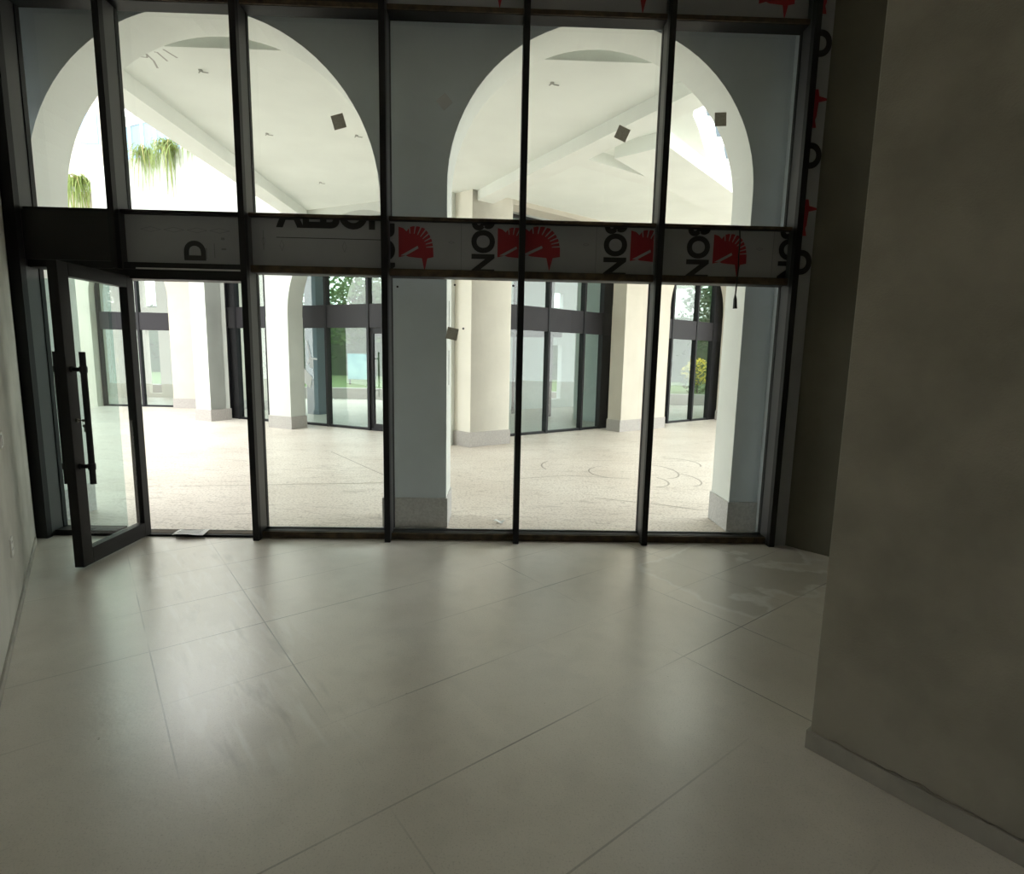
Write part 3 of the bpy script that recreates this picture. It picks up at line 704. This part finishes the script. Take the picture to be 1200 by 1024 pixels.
# glazed shopfronts behind the arches
def shopfront(F, d, edges, ztop, label, end_panels=(), door=None, handle_a=None, parent_at=(0,0)):
    S = thing('shopfront', F(sum(edges)/len(edges), d, 0), label, 'shopfront', 'dark framed shopfronts across the passage')
    lo, hi = min(edges), max(edges)
    m = MB(); m.fbox(F, lo, hi, d-.05, d+.05, 0, .05); part(m, 'sill', M['frame2'], S)
    m = MB(); m.fbox(F, lo, hi, d-.05, d+.05, ztop-.06, ztop); part(m, 'head_rail', M['frame2'], S)
    m = MB(); m.fbox(F, lo, hi, d-.06, d+.04, 2.28, 2.79); part(m, 'transom_panel', M['panel2'], S)
    for e in edges:
        m = MB(); m.fbox(F, e-.03, e+.03, d-.08, d+.06, 0, ztop); part(m, 'mullion', M['frame2'], S)
    for a, b in zip(edges, edges[1:]):
        a_, b_ = min(a,b)+.03, max(a,b)-.03
        if (a, b) in end_panels or (b, a) in end_panels:
            m = MB(); m.fbox(F, a_, b_, d-.03, d+.03, .05, ztop-.06); part(m, 'blank_panel', M['frame2'], S); continue
        m = MB(); m.fbox(F, a_, b_, d-.006, d+.006, 2.79, ztop-.06); part(m, 'glass_pane', M['glass2'], S)
        if door == (a, b):
            dr = MB(); dr.fbox(F, a_, a_+.09, d-.03, d+.03, .03, 2.27); dr.fbox(F, b_-.09, b_, d-.03, d+.03, .03, 2.27)
            dr.fbox(F, a_, b_, d-.03, d+.03, .03, .15); dr.fbox(F, a_, b_, d-.03, d+.03, 2.15, 2.27)
            dd = part(dr, 'door', M['frame2'], S)
            g = MB(); g.fbox(F, a_+.09, b_-.09, d-.006, d+.006, .15, 2.15); o = g.build('glass_pane', M['glass2']); o.parent = dd
            g = MB(); ha = handle_a; g.tube([F(ha,d-.10,.75), F(ha,d-.10,1.75)], .018, 8); g.tube([F(ha,d-.03,.9), F(ha,d-.10,.9)], .014, 8); g.tube([F(ha,d-.03,1.6), F(ha,d-.10,1.6)], .014, 8)
            o = g.build('pull_handle', M['black']); o.parent = dd
        else:
            m = MB(); m.fbox(F, a_, b_, d-.006, d+.006, .05, 2.28); part(m, 'glass_pane', M['glass2'], S)
    return S
shopfront(FL, .90, [.62, 1.85, 3.10, 4.32, 5.22], 4.5, 'dark framed shopfront with a door and a paper notice, left of the cream corner pillar', door=(1.85, 3.10), handle_a=2.93)
shopfront(FL, .78, [5.28, 6.10, 7.18, 7.50], 4.5, 'narrow dark framed shopfront between the two white pillars on the left', end_panels=[(7.18, 7.50)])
shopfront(FB, .80, [.95, 1.42, 2.59, 3.70, 4.35, 4.78], 4.6, 'wide dark framed shopfront right of the cream corner pillar', end_panels=[(4.35, 4.78)])
shopfront(FB, .62, [5.94, 6.86, 7.98, 8.80, 9.35], 4.5, 'dark framed shopfront with a view to a yellow bush, behind the rightmost arch', end_panels=[(8.80, 9.35)])
shopfront(FW, .30, [-11.85, -10.7, -9.70], 4.4, 'far dark framed shopfront at the end of the left alley, by the pinkish wall')
# interior of the shops
m = MB(); m.prism([FL(.6,1.0,0)[:2], FL(7.3,1.0,0)[:2], FL(7.3,6.4,0)[:2], FL(.6,6.4,0)[:2]], 4.5, 4.62); part(m, 'shop_ceiling', M['inside'], BLD)
m = MB(); m.fbox(FB, .9, 14.0, 1.0, 5.6, 4.62, 4.74); part(m, 'shop_ceiling', M['inside'], BLD)
m = MB(); m.fbox(FL, 6.36, 6.78, 2.6, 3.0, 0, 4.5); part(m, 'inner_column', M['column'], BLD)
m = MB(); m.fbox(FB, 5.3, 5.45, 1.2, 2.6, 0, 4.62); part(m, 'party_wall', M['inside'], BLD)
# rear wall of the corner shop with door and window slots
m = MB(); DR = 5.6
slotted(m, FB, DR, 3.6, 13.6, 4.62, [(6.98,7.62,[(.3,2.15),(3.4,3.9)]), (9.2,9.58,[(.3,2.2),(3.5,4.15)]), (9.80,10.15,[(.3,2.2),(3.5,4.15)]), (11.6,13.4,[(.1,2.3),(2.8,4.4)])])
part(m, 'rear_wall', M['inside'], BLD)
m = MB()
for a in (.9, 2.1, 3.3, 4.5, 5.7, 6.9):
    m.fbox(FL, a-.03, a+.03, 6.2, 6.3, 0, 4.5)
m.fbox(FL, .6, 7.3, 6.2, 6.3, 2.3, 2.7); part(m, 'rear_frame', M['frame2'], BLD)

# paper notice and crossed tape on the opposite glass
def on_glass(F, d, pts, name, mat, label, cat):
    m = MB(); n = len(pts)
    m.add([F(a,d-.012,z) for a,z in pts]+[F(a,d-.015,z) for a,z in pts], [tuple(range(n)), tuple(range(2*n-1,n-1,-1))]+[(i,(i+1)%n,(i+1)%n+n,i+n) for i in range(n)])
    return tag(m.build(name, mat), label, cat)
on_glass(FL, .90, [(5.16,1.05),(4.90,.86),(4.83,1.13),(5.07,1.33)], 'paper_notice', M['paper'], 'tilted white paper notice stuck on the opposite shopfront glass', 'notice')
m = MB()
for (a,z,b,w,hw) in ((4.98,1.42,4.86,1.62,.025),(4.86,1.60,4.97,1.98,.022),(4.86,1.58,4.66,1.56,.022),(4.84,1.35,4.84,1.55,.06)):
    p = Vector((a,z)); q = Vector((b,w)); t = (q-p).normalized(); n = Vector((-t.y,t.x))*hw
    pts = [p-n,q-n,q+n,p+n]
    m.add([FL(s.x,.886,s.y) for s in pts]+[FL(s.x,.883,s.y) for s in pts], [(0,1,2,3),(7,6,5,4),(0,4,5,1),(1,5,6,2),(2,6,7,3),(3,7,4,0)])
tag(m.build('tape_strips', M['tape']), 'crossed strips of white tape above the notice on the opposite glass', 'tape')

# ------------------------------------------------------------------ hanging plants
def fern(F, a, d, z, n, spread, drop, name, label):
    t = thing(name, F(a, d, z), label, 'plant', 'hanging plants spilling over the terrace')
    m = MB(); m2 = MB()
    for k in range(n):
        ang = random.uniform(0, 2*PI); L_ = random.uniform(.5, 1)*spread; dr = (random.uniform(.5, 1) if random.random() < .22 else random.uniform(.05,.42))*drop
        base = Vector((a+random.uniform(-.3,.3)*spread, d+random.uniform(-.08,.08), z)); pts = []
        up = random.uniform(.05,.42)*spread
        dir_ = Vector((math.cos(ang), min(math.sin(ang), .15)*.6))
        for i in range(8):
            s = i/7; pts.append(Vector((base.x+dir_.x*L_*s*(1-.35*s), base.y+dir_.y*L_*min(1,s*1.6)-.03, base.z+up*math.sin(PI*min(1,s*1.1))*1.0-dr*s*s)))
        w = random.uniform(.014,.030); vs = []
        for i, p in enumerate(pts):
            ww = w*(1-.8*i/7); vs += [F(p.x-ww,p.y,p.z), F(p.x+ww,p.y,p.z+.01)]
        (m2 if random.random() < .15 else m).add(vs, [(2*i,2*i+1,2*i+3,2*i+2) for i in range(7)])
    part(m, 'fronds', M['fern'], t); part(m2, 'dry_fronds', M['fernb'], t)
fern(FL, 9.05, -.05, 6.33, 95, .62, .95, 'hanging_plant', 'bushy hanging plant over the terrace edge, right of the left mullion')
fern(FL, 8.15, -.05, 6.33, 120, .72, 1.25, 'hanging_plant', 'largest hanging plant over the terrace, with the longest trailing fronds')
fern(FL, 7.35, -.05, 6.33, 40, .40, .45, 'hanging_plant', 'sparse hanging plant at the right end of the terrace, by the ceiling beam')
fern(FL, 10.0, -.05, 6.33, 60, .5, .8, 'hanging_plant', 'hanging plant half hidden behind the left mullion')
FW2 = lambda a, d, z: (a, 16.62+d, z)
PB = MB(); PB.box(-12.6, -10.9, 16.45, 16.72, 6.0, 6.2); tag(PB.build('planter_ledge', M['soil']), 'concrete planter ledge on the far wing under hanging plants', 'planter')
fern(FW2, -11.75, -.15, 6.21, 120, .62, 1.5, 'hanging_plant', 'long hanging plant on the far left wing, lowest of all')
fern(FW2, -11.15, -.15, 6.21, 60, .45, .7, 'hanging_plant', 'hanging plant on the far left wing beside the mullion')

# ------------------------------------------------------------------ garden behind the shops
m = MB(); m.prism([(-40,21.2),(9.0,21.2),(9.0,21.6),(-40,21.6)], 0, .42); tag(m.build('stone_kerb', M['stone']), 'low grey stone kerb in front of the lawn seen through the shop', 'kerb')
m = MB(); m.prism([(-60,21.6),(60,21.6),(60,80),(-60,80)], .0, .40); struct(m.build('lawn', M['grass']), 'green lawn behind the shops', 'lawn')
def crown(m, c, R_, n, sz):
    for k in range(n):
        while True:
            p = Vector((random.uniform(-1,1),random.uniform(-1,1),random.uniform(-1,1)))
            if .3 < p.length < 1: break
        p = Vector((c[0]+p.x*R_[0], c[1]+p.y*R_[1], c[2]+p.z*R_[2]))
        a = Vector((random.uniform(-1,1),random.uniform(-1,1),random.uniform(-.6,.6))).normalized()
        b = a.cross(Vector((random.uniform(-1,1),random.uniform(-1,1),random.uniform(-1,1)))).normalized()
        s = sz*random.uniform(.6,1.3)
        m.add([p-a*s, p+b*s*.45, p+a*s, p-b*s*.45], [(0,1,2,3)])
def tree(x, y, h, r, mat, label, n=4200):
    t = thing('tree', (x, y, .4), label, 'tree', 'trees on the lawn behind the shops')
    m = MB(); m.tube([(x,y,.38),(x+.1,y,h*.3),(x,y,h*.62)], [.22,.16,.09], 10)
    for k in range(5):
        a = 2*PI*k/5; m.tube([(x,y,h*(.38+.04*k)),(x+r*.5*math.cos(a),y+r*.5*math.sin(a),h*(.58+.03*k))], [.08,.03], 6)
    part(m, 'trunk', M['bark'], t)
    m = MB()
    for k in range(6):
        a = 2*PI*k/6; crown(m, (x+r*.5*math.cos(a), y+r*.5*math.sin(a), h*(.52+.12*(k%3))), (r*.62, r*.62, h*.24), n//6, .16)
    part(m, 'crown', mat, t)
tree(-6.8, 30, 7.0, 2.5, M['leaf'], 'leafy green tree on the lawn seen through the shop left of the corner pillar')
tree(-13.2, 30.5, 7.5, 2.7, M['leaf2'], 'deep green tree on the lawn furthest left, seen between the white pillars')
tree(-.3, 30.5, 8, 2.7, M['leaf2'], 'deep green tree on the lawn behind the corner pillar')
tree(6.2, 30, 7.5, 2.6, M['leaf'], 'leafy green tree on the lawn seen through the corner shop')
tree(12.5, 30.5, 8, 2.6, M['leaf2'], 'deep green tree on the lawn left part of the rightmost shop view')
tree(18.8, 30, 7.5, 2.6, M['leaf'], 'leafy green tree on the lawn above the yellow bush')
def hedge(x0, x1, y, z1, label, n=1800):
    m = MB()
    for k in range(n):
        p = Vector((random.uniform(x0,x1), y+random.uniform(-.5,.5), .4+random.uniform(0,1)**.7*(z1-.4)))
        a = Vector((random.uniform(-1,1),random.uniform(-1,1),random.uniform(-.6,.6))).normalized(); b = a.cross(Vector((random.uniform(-1,1),random.uniform(-1,1),1))).normalized()
        s = .17*random.uniform(.6,1.3); m.add([p-a*s, p+b*s*.5, p+a*s, p-b*s*.5], [(0,1,2,3)])
    m.box(x0, x1, y-.3, y+.3, .38, z1-.25)
    tag(m.build('hedge', M['leaf2']), label, 'hedge', 'hedges at the back of the lawn')
hedge(-22, -2.3, 35, 4.6, 'long dark hedge at the back of the lawn on the left')
hedge(-1.7, 24, 35, 4.6, 'long dark hedge at the back of the lawn on the right')
t = thing('flower_bush', (8.25, 22.9, .4), 'yellow flowering bush seen through the rightmost shopfront', 'bush')
m = MB(); crown(m, (8.25,22.9,1.0), (.75,.6,.65), 500, .09); part(m, 'leaves', M['leaf'], t)
m = MB(); crown(m, (8.25,22.85,1.25), (.7,.6,.55), 420, .075); part(m, 'blossoms', M['yellow'], t)
m = MB(); m.tube([(8.25,22.9,.38),(8.25,22.9,.9)], .04, 6); part(m, 'stem', M['bark'], t)
t = thing('sign_board', (-6.1, 24.4, .4), 'blue-green sign board standing on the lawn seen through the shop door', 'sign')
m = MB(); m.box(-6.56,-5.62,24.38,24.44,.62,1.72); part(m, 'panel', M['board'], t, .01)
for q in (-6.48,-5.7):
    m = MB(); m.box(q-.03,q+.03,24.39,24.43,.38,.66); part(m, 'leg', M['frame2'], t)
# tall white block glimpsed up through the right arch
t = thing('apartment_block', (18, 46, 0), 'tall white block with dark stepped windows glimpsed high through the right arch', 'building')
m = MB(); m.box(12.5, 24, 46, 54, 0, 36); part(m, 'wall', M['white'], t)
for (xa, za, zb) in ((15.65, 20.7, 21.8), (16.5, 19.2, 20.4), (17.37, 17.6, 18.5)):
    m = MB(); m.add([(xa,45.95,zb),(xa+.25,45.95,za),(xa+6,45.95,za),(xa+6,45.95,zb),(xa,46.02,zb),(xa+.25,46.02,za),(xa+6,46.02,za),(xa+6,46.02,zb)], [(0,1,2,3),(7,6,5,4),(0,4,5,1),(1,5,6,2),(2,6,7,3),(3,7,4,0)])
    part(m, 'window_band', M['dwin'], t)

# ------------------------------------------------------------------ light and camera
wd = bpy.data.worlds.new('sky'); SC.world = wd; wd.use_nodes = True
nt = wd.node_tree; nt.nodes.clear()
o = nt.nodes.new('ShaderNodeOutputWorld'); bg = nt.nodes.new('ShaderNodeBackground')
bg.inputs[0].default_value = (.97, 1.0, .975, 1); bg.inputs[1].default_value = 4.5
nt.links.new(bg.outputs[0], o.inputs[0])

cam = bpy.data.cameras.new('camera'); co = bpy.data.objects.new('camera', cam); COL.objects.link(co); SC.camera = co
cam.sensor_fit = 'HORIZONTAL'; cam.sensor_width = 36; cam.lens = 649.48/1200*36; cam.clip_end = 300; cam.clip_start = .02
def cam_rot(p, r, g):
    # rows: right, down, forward in world
    cp, sp = math.cos(p), math.sin(p)
    right, down, fwd = Vector((1,0,0)), Vector((0,-sp,-cp)), Vector((0,cp,-sp))
    cr, sr = math.cos(r), math.sin(r)
    R_ = right*cr-down*sr; D_ = right*sr+down*cr
    G = Matrix.Rotation(-g, 3, 'Z')
    R_, D_, F_ = G@R_, G@D_, G@fwd
    return Matrix((R_, -D_, -F_)).transposed()
co.matrix_world = Matrix.Translation((0, 0, 1.68)) @ cam_rot(.14152, .020584, .025872).to_4x4()

vs_ = SC.view_settings; SC.display_settings.display_device = 'sRGB'
vs_.view_transform = 'Standard'; vs_.look = 'None'; vs_.gamma = 1; vs_.use_curve_mapping = False; vs_.exposure = 0
SC.cycles.diffuse_bounces = 6; SC.cycles.max_bounces = 14; SC.cycles.transparent_max_bounces = 24
